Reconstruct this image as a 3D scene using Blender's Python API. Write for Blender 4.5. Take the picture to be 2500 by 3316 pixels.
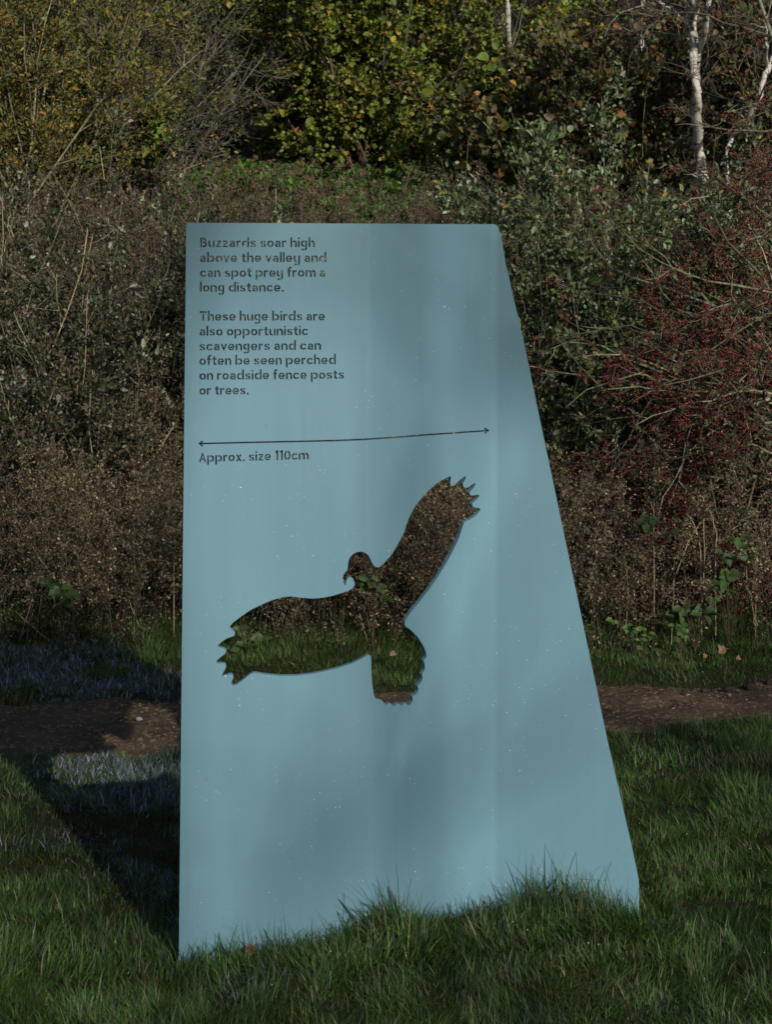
import bpy, bmesh, math, random
import numpy as np
from mathutils import Vector

S = bpy.context.scene
COL = S.collection
for o in list(bpy.data.objects):
    bpy.data.objects.remove(o)

# ------------------------------------------------------------------ camera, sky, sun, exposure
F, CX, YH, D0 = 5527.0, 1250.0, 780.0, 6.0        # focal length in photo pixels, centre column, eye level row, sign distance
HC = 2320.0 * D0 / F                               # eye height above the sign's foot
cam = bpy.data.cameras.new('camera')
cam.lens = 60.0
cam.sensor_width = 36.0
cam.sensor_fit = 'AUTO'
cam.shift_y = -(1658.0 - YH) / 3316.0
cam.clip_start = 0.1
cam.clip_end = 600.0
camo = bpy.data.objects.new('camera', cam)
camo.location = (0, 0, HC)
camo.rotation_euler = (math.radians(90), 0, 0)
COL.objects.link(camo)
S.camera = camo

SUN_EL = math.radians(25.5)
SUN_AZ = math.atan2(0.45, -0.893)                 # clockwise from +Y
TO_SUN = np.array([math.sin(SUN_AZ) * math.cos(SUN_EL), math.cos(SUN_AZ) * math.cos(SUN_EL), math.sin(SUN_EL)])
world = bpy.data.worlds.new('World')
S.world = world
world.use_nodes = True
wn = world.node_tree
bg = wn.nodes['Background']
sky = wn.nodes.new('ShaderNodeTexSky')
sky.sky_type = 'NISHITA'
sky.sun_disc = False
sky.sun_elevation = SUN_EL
sky.sun_rotation = SUN_AZ
wn.links.new(sky.outputs[0], bg.inputs['Color'])
bg.inputs['Strength'].default_value = 0.06
sl = bpy.data.lights.new('sun', 'SUN')
sl.energy = 3.2
sl.angle = math.radians(0.53)
sl.color = (1.0, 0.93, 0.82)
so = bpy.data.objects.new('sun', sl)
so.rotation_euler = Vector(-TO_SUN).to_track_quat('-Z', 'Y').to_euler()
so.location = (8, -18, 12)
COL.objects.link(so)
S.view_settings.view_transform = 'Standard'
S.view_settings.look = 'None'
S.view_settings.gamma = 1.0
S.view_settings.exposure = 0.4
S.cycles.filter_width = 1.6

# ------------------------------------------------------------------ small helpers
def W(px, py, D):
    return np.array([(px - CX) * D / F, D, HC - (py - YH) * D / F])

def norm(v):
    return v / (np.linalg.norm(v, axis=-1, keepdims=True) + 1e-9)

def tag(o, label=None, cat=None, group=None, kind=None):
    if label: o['label'] = label
    if cat: o['category'] = cat
    if group: o['group'] = group
    if kind: o['kind'] = kind
    return o

def empty(name, loc=(0, 0, 0)):
    o = bpy.data.objects.new(name, None)
    o.location = loc
    o.empty_display_size = 0.2
    COL.objects.link(o)
    return o

class Geo:
    """collects numpy verts / faces / tints and links them as ONE mesh object"""
    def __init__(s): s.v, s.f, s.c, s.n = [], [], [], 0
    def add(s, v, faces, c):
        v = np.asarray(v, np.float64).reshape(-1, 3)
        c = np.asarray(c, np.float64)
        if c.ndim == 1: c = np.tile(c, (len(v), 1))
        for f in faces:
            s.f.append(np.asarray(f, np.int64) + s.n)
        s.v.append(v); s.c.append(c); s.n += len(v)
    def build(s, name, mat, parent=None, smooth=False):
        v = np.concatenate(s.v); c = np.concatenate(s.c)
        if parent is not None: v = v - np.array(parent.location)
        me = bpy.data.meshes.new(name)
        me.vertices.add(len(v)); me.vertices.foreach_set('co', v.astype(np.float32).ravel())
        li = np.concatenate([f.ravel() for f in s.f])
        ls = np.concatenate([np.full(len(f), f.shape[1]) for f in s.f])
        st = np.concatenate([[0], np.cumsum(ls)[:-1]])
        me.loops.add(len(li)); me.loops.foreach_set('vertex_index', li.astype(np.int32))
        me.polygons.add(len(ls)); me.polygons.foreach_set('loop_start', st.astype(np.int32))
        if smooth: me.polygons.foreach_set('use_smooth', np.ones(len(ls), bool))
        me.update(calc_edges=True)
        a = me.attributes.new('tint', 'FLOAT_COLOR', 'POINT')
        a.data.foreach_set('color', np.concatenate([c, np.ones((len(c), 1))], 1).astype(np.float32).ravel())
        me.materials.append(mat)
        o = bpy.data.objects.new(name, me)
        COL.objects.link(o)
        if parent is not None: o.parent = parent
        return o

def vnoise(x, y, seed=0, n=64):
    r = np.random.default_rng(seed).random((n, n))
    xi = np.floor(x).astype(int); yi = np.floor(y).astype(int)
    fx = x - xi; fy = y - yi
    fx = fx * fx * (3 - 2 * fx); fy = fy * fy * (3 - 2 * fy)
    g = lambda a, b: r[a % n, b % n]
    return (g(xi, yi) * (1 - fx) + g(xi + 1, yi) * fx) * (1 - fy) + (g(xi, yi + 1) * (1 - fx) + g(xi + 1, yi + 1) * fx) * fy

def pick(rng, n, cols, p, var=0.25):
    cols = np.array(cols, float)
    k = rng.choice(len(cols), n, p=np.array(p) / np.sum(p))
    c = cols[k] * np.exp(rng.normal(0, var, (n, 1)))
    return np.clip(c * np.exp(rng.normal(0, 0.08, (n, 3))), 0, 0.8)

def leaves(g, rng, P, size, cols, aspect=0.55, dirs=None, up=0.3, face=0.5, simple=False, rnd=0.9):
    """leaf shaped faces at P: folded hexagons, or plain rhombs for tiny bits"""
    n = len(P)
    if n == 0: return
    size = np.broadcast_to(size, (n,)).reshape(n, 1)
    u = rng.normal(0, rnd, (n, 3))
    if dirs is not None: u = u + dirs * 1.2
    u[:, 2] += up
    u = norm(u)
    w = rng.normal(0, 1, (n, 3)) + np.array([0.25, -0.8, 0.7]) * face * 2
    w = norm(w - u * np.sum(w * u, 1, keepdims=True))
    s = np.cross(w, u)
    b = size * aspect * 0.5
    if simple:
        V = np.stack([P, P + u * size * .45 + s * b, P + u * size, P + u * size * .45 - s * b], 1)
        g.add(V, [np.arange(n * 4).reshape(n, 4)], np.repeat(cols, 4, 0))
    else:
        fold = w * b * 0.35
        V = np.stack([P, P + u * size * .28 + s * b + fold, P + u * size * .68 + s * b * .85 + fold, P + u * size - w * size * .12,
                      P + u * size * .68 - s * b * .85 + fold, P + u * size * .28 - s * b + fold], 1)
        i = np.arange(n)[:, None] * 6
        g.add(V, [np.concatenate([i + np.array([0, 1, 2, 3]), i + np.array([0, 3, 4, 5])])], np.repeat(cols, 6, 0))

def tubes(g, L, R, cols, sides=4):
    """L (n,k,3) polylines with radii R (n,k)"""
    n, k, _ = L.shape
    T = norm(np.gradient(L, axis=1))
    ref = np.where(np.abs(T[..., 2:3]) > .9, np.array([1., 0, 0]), np.array([0, 0, 1.]))
    A = norm(np.cross(T, ref)); B = np.cross(T, A)
    an = np.arange(sides) * 2 * np.pi / sides
    V = L[:, :, None, :] + R[:, :, None, None] * (np.cos(an)[:, None] * A[:, :, None, :] + np.sin(an)[:, None] * B[:, :, None, :])
    idx = np.arange(n * k * sides).reshape(n, k, sides)
    a = idx[:, :-1]; b = idx[:, 1:]
    f = np.stack([a, np.roll(a, -1, 2), np.roll(b, -1, 2), b], -1).reshape(-1, 4)
    c = np.repeat(cols, k * sides, 0) if np.ndim(cols) == 2 else cols
    fs = [f]
    if sides > 2: fs.append(idx[:, -1, :].reshape(n, sides))
    g.add(V, fs, c)

def stems(rng, base, dirs, length, k=6, wob=0.12, grav=0.0):
    """polylines growing from base (n,3) along dirs with wobble; grav<0 droops"""
    n = len(base)
    d = norm(dirs); P = [base]; step = np.broadcast_to(length, (n,)).reshape(n, 1) / (k - 1)
    for i in range(k - 1):
        d = norm(d + rng.normal(0, wob, (n, 3)) + np.array([0, 0, grav]))
        P.append(P[-1] + d * step)
    return np.stack(P, 1)

def children(rng, L, m, t0, t1, length, spread=0.8, k=5, wob=0.15, grav=0.0, flat=None):
    n, kk, _ = L.shape
    t = rng.uniform(t0, t1, (n, m)) * (kk - 1)
    i = np.minimum(t.astype(int), kk - 2); f = (t - i)[..., None]
    r = np.arange(n)[:, None]
    P = L[r, i] * (1 - f) + L[r, i + 1] * f
    T = norm(L[r, i + 1] - L[r, i])
    d = T + rng.normal(0, spread, (n, m, 3))
    if flat is not None: d = d + np.array(flat)
    ln = length * rng.uniform(.5, 1.2, (n, m)) * (1 - 0.5 * t / (kk - 1))
    return stems(rng, P.reshape(-1, 3), d.reshape(-1, 3), ln.ravel(), k, wob, grav)

def taper(L, r0, r1):
    return np.broadcast_to(np.linspace(1, 0, L.shape[1]), L.shape[:2]) * (np.reshape(r0, (-1, 1)) - r1) + r1

def along(rng, L, m, t0=0.1, t1=1.0):
    n, kk, _ = L.shape
    t = rng.uniform(t0, t1, (n, m)) * (kk - 1)
    i = np.minimum(t.astype(int), kk - 2); f = (t - i)[..., None]
    r = np.arange(n)[:, None]
    P = L[r, i] * (1 - f) + L[r, i + 1] * f
    T = norm(L[r, i + 1] - L[r, i])
    return P.reshape(-1, 3), T.reshape(-1, 3)

# ------------------------------------------------------------------ materials
def mat_new(name):
    m = bpy.data.materials.new(name); m.use_nodes = True
    nt = m.node_tree
    return m, nt, nt.nodes['Principled BSDF'], nt.nodes['Material Output']

def tint_mat(name, rough=0.6, transl=0.25, spec=0.3, scale=60.0, vary=0.35):
    m, nt, p, out = mat_new(name)
    at = nt.nodes.new('ShaderNodeAttribute'); at.attribute_name = 'tint'
    tc = nt.nodes.new('ShaderNodeTexCoord')
    no = nt.nodes.new('ShaderNodeTexNoise'); no.inputs['Scale'].default_value = scale; no.inputs['Detail'].default_value = 3
    nt.links.new(tc.outputs['Object'], no.inputs['Vector'])
    mr = nt.nodes.new('ShaderNodeMapRange')
    mr.inputs['From Min'].default_value = .3; mr.inputs['From Max'].default_value = .7
    mr.inputs['To Min'].default_value = 1 - vary; mr.inputs['To Max'].default_value = 1 + vary
    nt.links.new(no.outputs['Fac'], mr.inputs['Value'])
    mx = nt.nodes.new('ShaderNodeVectorMath'); mx.operation = 'SCALE'
    nt.links.new(at.outputs['Color'], mx.inputs[0]); nt.links.new(mr.outputs[0], mx.inputs['Scale'])
    nt.links.new(mx.outputs[0], p.inputs['Base Color'])
    p.inputs['Roughness'].default_value = rough
    p.inputs['Specular IOR Level'].default_value = spec
    if transl > 0:
        tr = nt.nodes.new('ShaderNodeBsdfTranslucent'); nt.links.new(mx.outputs[0], tr.inputs['Color'])
        ms = nt.nodes.new('ShaderNodeMixShader'); ms.inputs[0].default_value = transl
        nt.links.new(p.outputs[0], ms.inputs[1]); nt.links.new(tr.outputs[0], ms.inputs[2])
        nt.links.new(ms.outputs[0], out.inputs['Surface'])
    return m

M_LEAF = tint_mat('leaf', 0.55, 0.25, 0.35)
M_DRY = tint_mat('dry_plant', 0.85, 0.15, 0.1)
M_BARK = tint_mat('bark', 0.85, 0.0, 0.15, 40, 0.5)
M_GRASS = tint_mat('grass_blade', 0.5, 0.3, 0.3, 8, 0.25)
M_STONE = tint_mat('stone', 0.9, 0.0, 0.2, 90, 0.4)
M_BERRY = tint_mat('berry', 0.3, 0.0, 0.5, 50, 0.2)

def birch_mat():
    m, nt, p, out = mat_new('birch_bark')
    tc = nt.nodes.new('ShaderNodeTexCoord')
    mp = nt.nodes.new('ShaderNodeMapping'); mp.inputs['Scale'].default_value = (5, 5, 22)
    nt.links.new(tc.outputs['Object'], mp.inputs['Vector'])
    no = nt.nodes.new('ShaderNodeTexNoise'); no.inputs['Scale'].default_value = 1.2; no.inputs['Detail'].default_value = 6; no.inputs['Roughness'].default_value = .7
    nt.links.new(mp.outputs[0], no.inputs['Vector'])
    cr = nt.nodes.new('ShaderNodeValToRGB')
    e = cr.color_ramp.elements
    e[0].position = .36; e[0].color = (.03, .025, .02, 1)
    e[1].position = .5; e[1].color = (.42, .4, .35, 1)
    x = e.new(.44); x.color = (.2, .18, .14, 1)
    nt.links.new(no.outputs['Fac'], cr.inputs[0]); nt.links.new(cr.outputs[0], p.inputs['Base Color'])
    p.inputs['Roughness'].default_value = .75
    b = nt.nodes.new('ShaderNodeBump'); b.inputs['Strength'].default_value = .5; b.inputs['Distance'].default_value = .01
    nt.links.new(no.outputs['Fac'], b.inputs['Height']); nt.links.new(b.outputs[0], p.inputs['Normal'])
    return m
M_BIRCH = birch_mat()

def soil_mat(name, c0, c1, c2, scale, speck=None):
    m, nt, p, out = mat_new(name)
    tc = nt.nodes.new('ShaderNodeTexCoord')
    no = nt.nodes.new('ShaderNodeTexNoise'); no.inputs['Scale'].default_value = scale; no.inputs['Detail'].default_value = 10; no.inputs['Roughness'].default_value = .7
    nt.links.new(tc.outputs['Object'], no.inputs['Vector'])
    cr = nt.nodes.new('ShaderNodeValToRGB'); e = cr.color_ramp.elements
    e[0].position = .3; e[0].color = c0 + (1,); e[1].position = .7; e[1].color = c2 + (1,)
    x = e.new(.5); x.color = c1 + (1,)
    nt.links.new(no.outputs['Fac'], cr.inputs[0])
    last = cr.outputs[0]
    if speck:
        vo = nt.nodes.new('ShaderNodeTexVoronoi'); vo.inputs['Scale'].default_value = 55
        nt.links.new(tc.outputs['Object'], vo.inputs['Vector'])
        sp = nt.nodes.new('ShaderNodeSeparateColor'); nt.links.new(vo.outputs['Color'], sp.inputs[0])
        gt = nt.nodes.new('ShaderNodeMath'); gt.operation = 'GREATER_THAN'; gt.inputs[1].default_value = .86
        nt.links.new(sp.outputs[0], gt.inputs[0])
        mx = nt.nodes.new('ShaderNodeMix'); mx.data_type = 'RGBA'
        nt.links.new(gt.outputs[0], mx.inputs[0]); nt.links.new(last, mx.inputs[6]); mx.inputs[7].default_value = speck + (1,)
        last = mx.outputs[2]
    nt.links.new(last, p.inputs['Base Color'])
    p.inputs['Roughness'].default_value = .95; p.inputs['Specular IOR Level'].default_value = .15
    n2 = nt.nodes.new('ShaderNodeTexNoise'); n2.inputs['Scale'].default_value = scale * 6; n2.inputs['Detail'].default_value = 8
    nt.links.new(tc.outputs['Object'], n2.inputs['Vector'])
    b = nt.nodes.new('ShaderNodeBump'); b.inputs['Strength'].default_value = .9; b.inputs['Distance'].default_value = .02
    nt.links.new(n2.outputs['Fac'], b.inputs['Height']); nt.links.new(b.outputs[0], p.inputs['Normal'])
    return m
M_GROUND = soil_mat('ground_soil', (.012, .014, .006), (.02, .024, .008), (.035, .028, .014), 6)
M_PATH = soil_mat('path_dirt', (.055, .037, .024), (.085, .058, .037), (.125, .088, .057), 5, (.17, .125, .08))

def paint_mat():
    m, nt, p, out = mat_new('teal_paint')
    tc = nt.nodes.new('ShaderNodeTexCoord')
    mp = nt.nodes.new('ShaderNodeMapping'); mp.inputs['Scale'].default_value = (9, 9, .9)
    nt.links.new(tc.outputs['Object'], mp.inputs['Vector'])
    n1 = nt.nodes.new('ShaderNodeTexNoise'); n1.inputs['Scale'].default_value = 1.6; n1.inputs['Detail'].default_value = 6; n1.inputs['Roughness'].default_value = .6
    nt.links.new(mp.outputs[0], n1.inputs['Vector'])
    n2 = nt.nodes.new('ShaderNodeTexNoise'); n2.inputs['Scale'].default_value = 420; n2.inputs['Detail'].default_value = 2
    nt.links.new(tc.outputs['Object'], n2.inputs['Vector'])
    cr = nt.nodes.new('ShaderNodeValToRGB'); e = cr.color_ramp.elements
    e[0].position = .25; e[0].color = (.113, .232, .294, 1); e[1].position = .75; e[1].color = (.126, .251, .314, 1)
    nt.links.new(n1.outputs['Fac'], cr.inputs[0])
    # small dirt specks
    n3 = nt.nodes.new('ShaderNodeTexNoise'); n3.inputs['Scale'].default_value = 34; n3.inputs['Detail'].default_value = 3
    nt.links.new(tc.outputs['Object'], n3.inputs['Vector'])
    mr = nt.nodes.new('ShaderNodeMapRange'); mr.inputs['From Min'].default_value = .73; mr.inputs['From Max'].default_value = .8
    mr.inputs['To Max'].default_value = .45
    nt.links.new(n3.outputs['Fac'], mr.inputs['Value'])
    mx = nt.nodes.new('ShaderNodeMix'); mx.data_type = 'RGBA'
    nt.links.new(mr.outputs[0], mx.inputs[0]); nt.links.new(cr.outputs[0], mx.inputs[6]); mx.inputs[7].default_value = (.1, .11, .1, 1)
    sx_ = nt.nodes.new('ShaderNodeSeparateXYZ'); nt.links.new(tc.outputs['Object'], sx_.inputs[0])
    hz_ = nt.nodes.new('ShaderNodeMapRange'); hz_.inputs['From Min'].default_value = .5; hz_.inputs['From Max'].default_value = .05
    hz_.inputs['To Min'].default_value = 0; hz_.inputs['To Max'].default_value = .2
    nt.links.new(sx_.outputs['Z'], hz_.inputs['Value'])
    n4 = nt.nodes.new('ShaderNodeTexNoise'); n4.inputs['Scale'].default_value = 90; n4.inputs['Detail'].default_value = 6
    nt.links.new(tc.outputs['Object'], n4.inputs['Vector'])
    sm = nt.nodes.new('ShaderNodeMath'); sm.operation = 'ADD'; nt.links.new(n4.outputs['Fac'], sm.inputs[0]); nt.links.new(hz_.outputs[0], sm.inputs[1])
    mr2 = nt.nodes.new('ShaderNodeMapRange'); mr2.inputs['From Min'].default_value = .72; mr2.inputs['From Max'].default_value = .95; mr2.inputs['To Max'].default_value = .35
    nt.links.new(sm.outputs[0], mr2.inputs['Value'])
    # faint run-off streaks
    mp2 = nt.nodes.new('ShaderNodeMapping'); mp2.inputs['Scale'].default_value = (38, 38, .7); nt.links.new(tc.outputs['Object'], mp2.inputs['Vector'])
    n5 = nt.nodes.new('ShaderNodeTexNoise'); n5.inputs['Scale'].default_value = 1.0; n5.inputs['Detail'].default_value = 4; nt.links.new(mp2.outputs[0], n5.inputs['Vector'])
    mr3 = nt.nodes.new('ShaderNodeMapRange'); mr3.inputs['From Min'].default_value = .6; mr3.inputs['From Max'].default_value = .78; mr3.inputs['To Max'].default_value = .22
    nt.links.new(n5.outputs['Fac'], mr3.inputs['Value'])
    mx3 = nt.nodes.new('ShaderNodeMix'); mx3.data_type = 'RGBA'; mx3.inputs[7].default_value = (.11, .16, .165, 1)
    nt.links.new(mr3.outputs[0], mx3.inputs[0]); nt.links.new(mx.outputs[2], mx3.inputs[6])
    mx2 = nt.nodes.new('ShaderNodeMix'); mx2.data_type = 'RGBA'; mx2.inputs[7].default_value = (.1, .085, .06, 1)
    nt.links.new(mr2.outputs[0], mx2.inputs[0]); nt.links.new(mx3.outputs[2], mx2.inputs[6])
    nt.links.new(mx2.outputs[2], p.inputs['Base Color'])
    p.inputs['Roughness'].default_value = .5
    p.inputs['Specular IOR Level'].default_value = .45
    b = nt.nodes.new('ShaderNodeBump'); b.inputs['Strength'].default_value = .12; b.inputs['Distance'].default_value = .002
    nt.links.new(n2.outputs['Fac'], b.inputs['Height']); nt.links.new(b.outputs[0], p.inputs['Normal'])
    return m
M_PAINT = paint_mat()

def dew_mat():
    m, nt, p, out = mat_new('dew')
    p.inputs['Base Color'].default_value = (.8, .85, .9, 1)  # opaque near-white: the sparkle of the drops is put into the colour
    p.inputs['Roughness'].default_value = .12
    return m
M_DEW = dew_mat()

# ------------------------------------------------------------------ ground, hill, path
def path_edges(x):
    near = 8.65 + .17 * x + .1 * (vnoise(x * 1.3 + 7, x * 0 + 3, 5) - .5)
    far = 9.51 + .085 * x + .12 * (vnoise(x * 1.1 + 2, x * 0 + 9, 6) - .5)
    return near, far

def gz(x, y):
    x = np.asarray(x, float); y = np.asarray(y, float)
    z = np.interp(y, [-200, -40, -2, 1, 4.2, 11.8, 15, 18, 26, 40, 60, 110, 220], [1, 1, .95, .85, 0, 0, 1.35, 2.72, 3.5, 9.5, 19, 34, 45])
    z = z + .05 * (vnoise(x * 1.7, y * 1.7, 1) - .5) + .04 * (vnoise(x * 4.1, y * 4.1, 2) - .5)
    z = z + .06 * np.exp(-(((x - .45) / .6) ** 2 + ((y - 6.05) / .5) ** 2))
    z = z - .05 * np.exp(-(((x + .75) / .35) ** 2 + ((y - 5.9) / .35) ** 2))
    far = np.clip((y - 18) / 10, 0, 1)
    z = z + far * 1.2 * (vnoise(x * .18 + 5, y * .18, 3) - .5)
    return z

def grid_obj(name, xs, ys, zf, mat):
    X, Y = np.meshgrid(xs, ys)
    Z = zf(X, Y)
    ny, nx = X.shape
    i = np.arange(nx * ny).reshape(ny, nx)
    f = np.stack([i[:-1, :-1], i[:-1, 1:], i[1:, 1:], i[1:, :-1]], -1).reshape(-1, 4)
    g = Geo(); g.add(np.stack([X, Y, Z], -1), [f], np.array([.5, .5, .5]))
    return g.build(name, mat, smooth=True)

def pathmask(x, y, soft=.12):
    a, b = path_edges(x)
    return np.clip((y - a) / soft + .5, 0, 1) * np.clip((b - y) / soft + .5, 0, 1)

xs = np.concatenate([np.linspace(-200, -8, 40)[:-1], np.linspace(-8, 8, 161), np.linspace(8, 200, 40)[1:]])
ys = np.concatenate([np.linspace(-150, 3, 30)[:-1], np.linspace(3, 12, 151)[:-1], np.linspace(12, 45, 90)[:-1], np.linspace(45, 220, 40)])
tag(grid_obj('ground', xs, ys, lambda x, y: gz(x, y) - .05 * pathmask(x, y, .2), M_GROUND), kind='structure')
px_ = np.linspace(-7, 7, 281); tt = np.linspace(0, 1, 40)
Xp, Tp = np.meshgrid(px_, tt)
na, fa = path_edges(Xp)
Yp = na - .14 + (fa - na + .28) * Tp
Zp = gz(Xp, Yp) - .012 - .03 * np.clip((np.abs(Tp - .5) - .43) / .07, 0, 1) + .02 * (vnoise(Xp * 9, Yp * 14, 8) - .5) + .012 * (vnoise(Xp * 22, Yp * 22, 9) - .5)
g = Geo(); i = np.arange(Xp.size).reshape(Xp.shape)
g.add(np.stack([Xp, Yp, Zp], -1), [np.stack([i[:-1, :-1], i[:-1, 1:], i[1:, 1:], i[1:, :-1]], -1).reshape(-1, 4)], np.array([.5, .5, .5]))
tag(g.build('path', M_PATH, smooth=True), kind='structure')

def surf(x, y):
    return gz(x, y) - .05 * pathmask(x, y, .2)

# ------------------------------------------------------------------ the sign
KN_X = [560, 1190, 1600, 2110]
KN_D = [6.0, 6.08, 6.30, 6.285]
_sx = np.linspace(500, 2200, 1701)
_sd = np.interp(_sx, KN_X, 1.0 / np.array(KN_D))
_k = np.hanning(27); _k /= _k.sum()
_pad = np.pad(_sd, 13, mode='reflect', reflect_type='odd')
_sd = np.convolve(_pad, _k, 'valid')
def sheet_D(px): return 1.0 / np.interp(px, _sx, _sd)
def on_sheet(px, py, off=0.0):
    D = sheet_D(px)
    P = np.stack([(px - CX) * D / F, D, HC - (py - YH) * D / F], -1)
    e = 4.0
    Da, Db = sheet_D(px - e), sheet_D(px + e)
    tx = (px + e - CX) * Db / F - (px - e - CX) * Da / F; ty = Db - Da
    n = np.stack([-ty, tx, 0 * tx], -1); n = n / np.linalg.norm(n, axis=-1, keepdims=True)
    return P + n * np.reshape(off, np.shape(off) + (1,) if np.ndim(off) else ())

def arc(cx, cy, r, a0, a1, n=6):
    return [(cx + r * math.cos(math.radians(a)), cy + r * math.sin(math.radians(a))) for a in np.linspace(a0, a1, n)]

outline = arc(611, 730, 9, 180, 268) + arc(1597, 746, 20, 272, 352) + [
    (1623, 764), (1632, 815), (1639, 857), (1650, 902), (1663, 962), (1686, 1058), (1710, 1168), (1737, 1300),
    (1853, 1850), (1969, 2400), (2038, 2700), (2047, 2739), (2069, 2845), (2071, 2870), (2071, 3120), (577, 3220)]
A = [(0,1318),(70,1305),(150,1282),(230,1256),(280,1228),(298,1200),(298,1170),(285,1140),(262,1122),(240,1122),(222,1140),(214,1165),(212,1190),(207,1202),(195,1185),(183,1155),(181,1125),(188,1098),(202,1072),(222,1055),(230,1030),(233,995),(240,955),(255,920),(285,890),(320,874),(360,868),(400,877),(430,900),(450,935),(465,970),(485,1005),(510,1022),(540,1022),(575,995),(620,945),(665,895),(700,835),(735,775),(770,710),(790,665),(805,610),(825,555),(855,490),(890,430),(930,375),(975,320),(1030,265),(1085,215),(1140,175),(1190,150),(1238,128),(1246,140),(1242,170),(1238,200),(1248,222),(1268,222),(1300,195),(1340,160),(1386,126),(1394,136),(1382,165),(1362,200),(1368,230),(1385,245),(1410,238),(1445,215),(1478,196),(1486,206),(1470,240),(1445,268),(1425,290),(1440,318),(1480,314),(1518,310),(1526,320),(1505,352),(1470,380),(1452,402),(1462,430),(1500,436),(1528,444),(1534,460),(1505,500),(1450,545),(1375,580),(1355,640),(1330,720),(1290,810),(1240,910),(1180,1015),(1110,1125),(1030,1240),(950,1345),(870,1440),(795,1545)]
B = [(1428,310),(1436,328),(1470,350),(1520,400),(1560,460),(1580,510),(1582,545),(1562,570),(1572,600),(1570,635),(1550,665),(1556,695),(1544,725),(1520,750),(1526,780),(1508,810),(1482,825),(1486,855),(1465,886),(1448,884),(1430,868),(1405,890),(1384,872),(1350,894),(1324,870),(1290,884),(1265,850),(1220,840),(1208,810),(1198,740),(1192,660),(1190,580),(1188,540),(1178,528),(1162,532),(1120,555),(1050,590),(960,620),(860,645),(760,665),(650,677),(540,678),(440,668),(355,655),(325,668),(280,705),(230,740),(205,747),(194,735),(200,710),(210,690),(205,668),(185,665),(130,680),(127,672),(145,640),(158,610),(153,590),(88,586),(84,578),(110,550),(150,520),(158,495),(140,482),(98,472),(97,464),(120,440),(160,412),(215,392),(220,368),(183,334),(184,324),(205,300),(260,258),(330,210),(400,175),(480,140),(560,118),(620,112),(690,122),(770,128),(840,122)]
bird = [(1050 + x / 3.033, 1500 + y / 3.033) for x, y in A] + [(660 + x / 2.195, 1880 + y / 2.195) for x, y in B]

def offset_line(pts, w):
    p = np.array(pts, float); t = np.gradient(p, axis=0); t /= np.linalg.norm(t, axis=1, keepdims=True)
    n = np.stack([-t[:, 1], t[:, 0]], 1) * w / 2
    return [tuple(a) for a in p + n] + [tuple(a) for a in (p - n)[::-1]]
lp = [(645, 1436.5), (800, 1433), (950, 1430), (1080, 1427), (1180, 1423), (1280, 1416), (1400, 1407), (1500, 1400), (1581, 1394.5)]
_l = np.array(offset_line(lp, 5.4)); _m = len(lp)
_low, _up = _l[:_m], _l[_m:][::-1]                     # picture rows grow downwards
if _low[0, 1] < _up[0, 1]: _low, _up = _up, _low
arrow = [(640, 1436.5), (654, 1426.5), (657.5, 1430.5), (651, 1434)] + [tuple(v) for v in _up[1:-1]] + [(1574, 1392.6), (1567, 1389), (1570.5, 1384.5), (1586, 1394),
         (1571.5, 1405.5), (1568, 1401.5), (1574.5, 1397.4)] + [tuple(v) for v in _low[1:-1][::-1]] + [(651, 1439.3), (657.5, 1443), (654, 1447)]

LINES = [('Buzzards soar high', 648, 1019, 800.5, 800.5), ('above the valley and', 647.5, 1056, 849, 849), ('can spot prey from a', 647, 1052, 897, 896.5),
         ('long distance.', 647, 918, 945, 944.5), ('These huge birds are', 646, 1051.5, 1039, 1038), ('also opportunistic', 646, 997, 1087.5, 1086),
         ('scavengers and can', 645.5, 1039, 1135.5, 1133), ('often be seen perched', 645, 1087, 1182.5, 1179.5), ('on roadside fence posts', 645, 1114, 1230.5, 1227),
         ('or trees.', 645, 804, 1279, 1277.5), ('Approx. size 110cm', 643.5, 999, 1497, 1488)]

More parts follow.
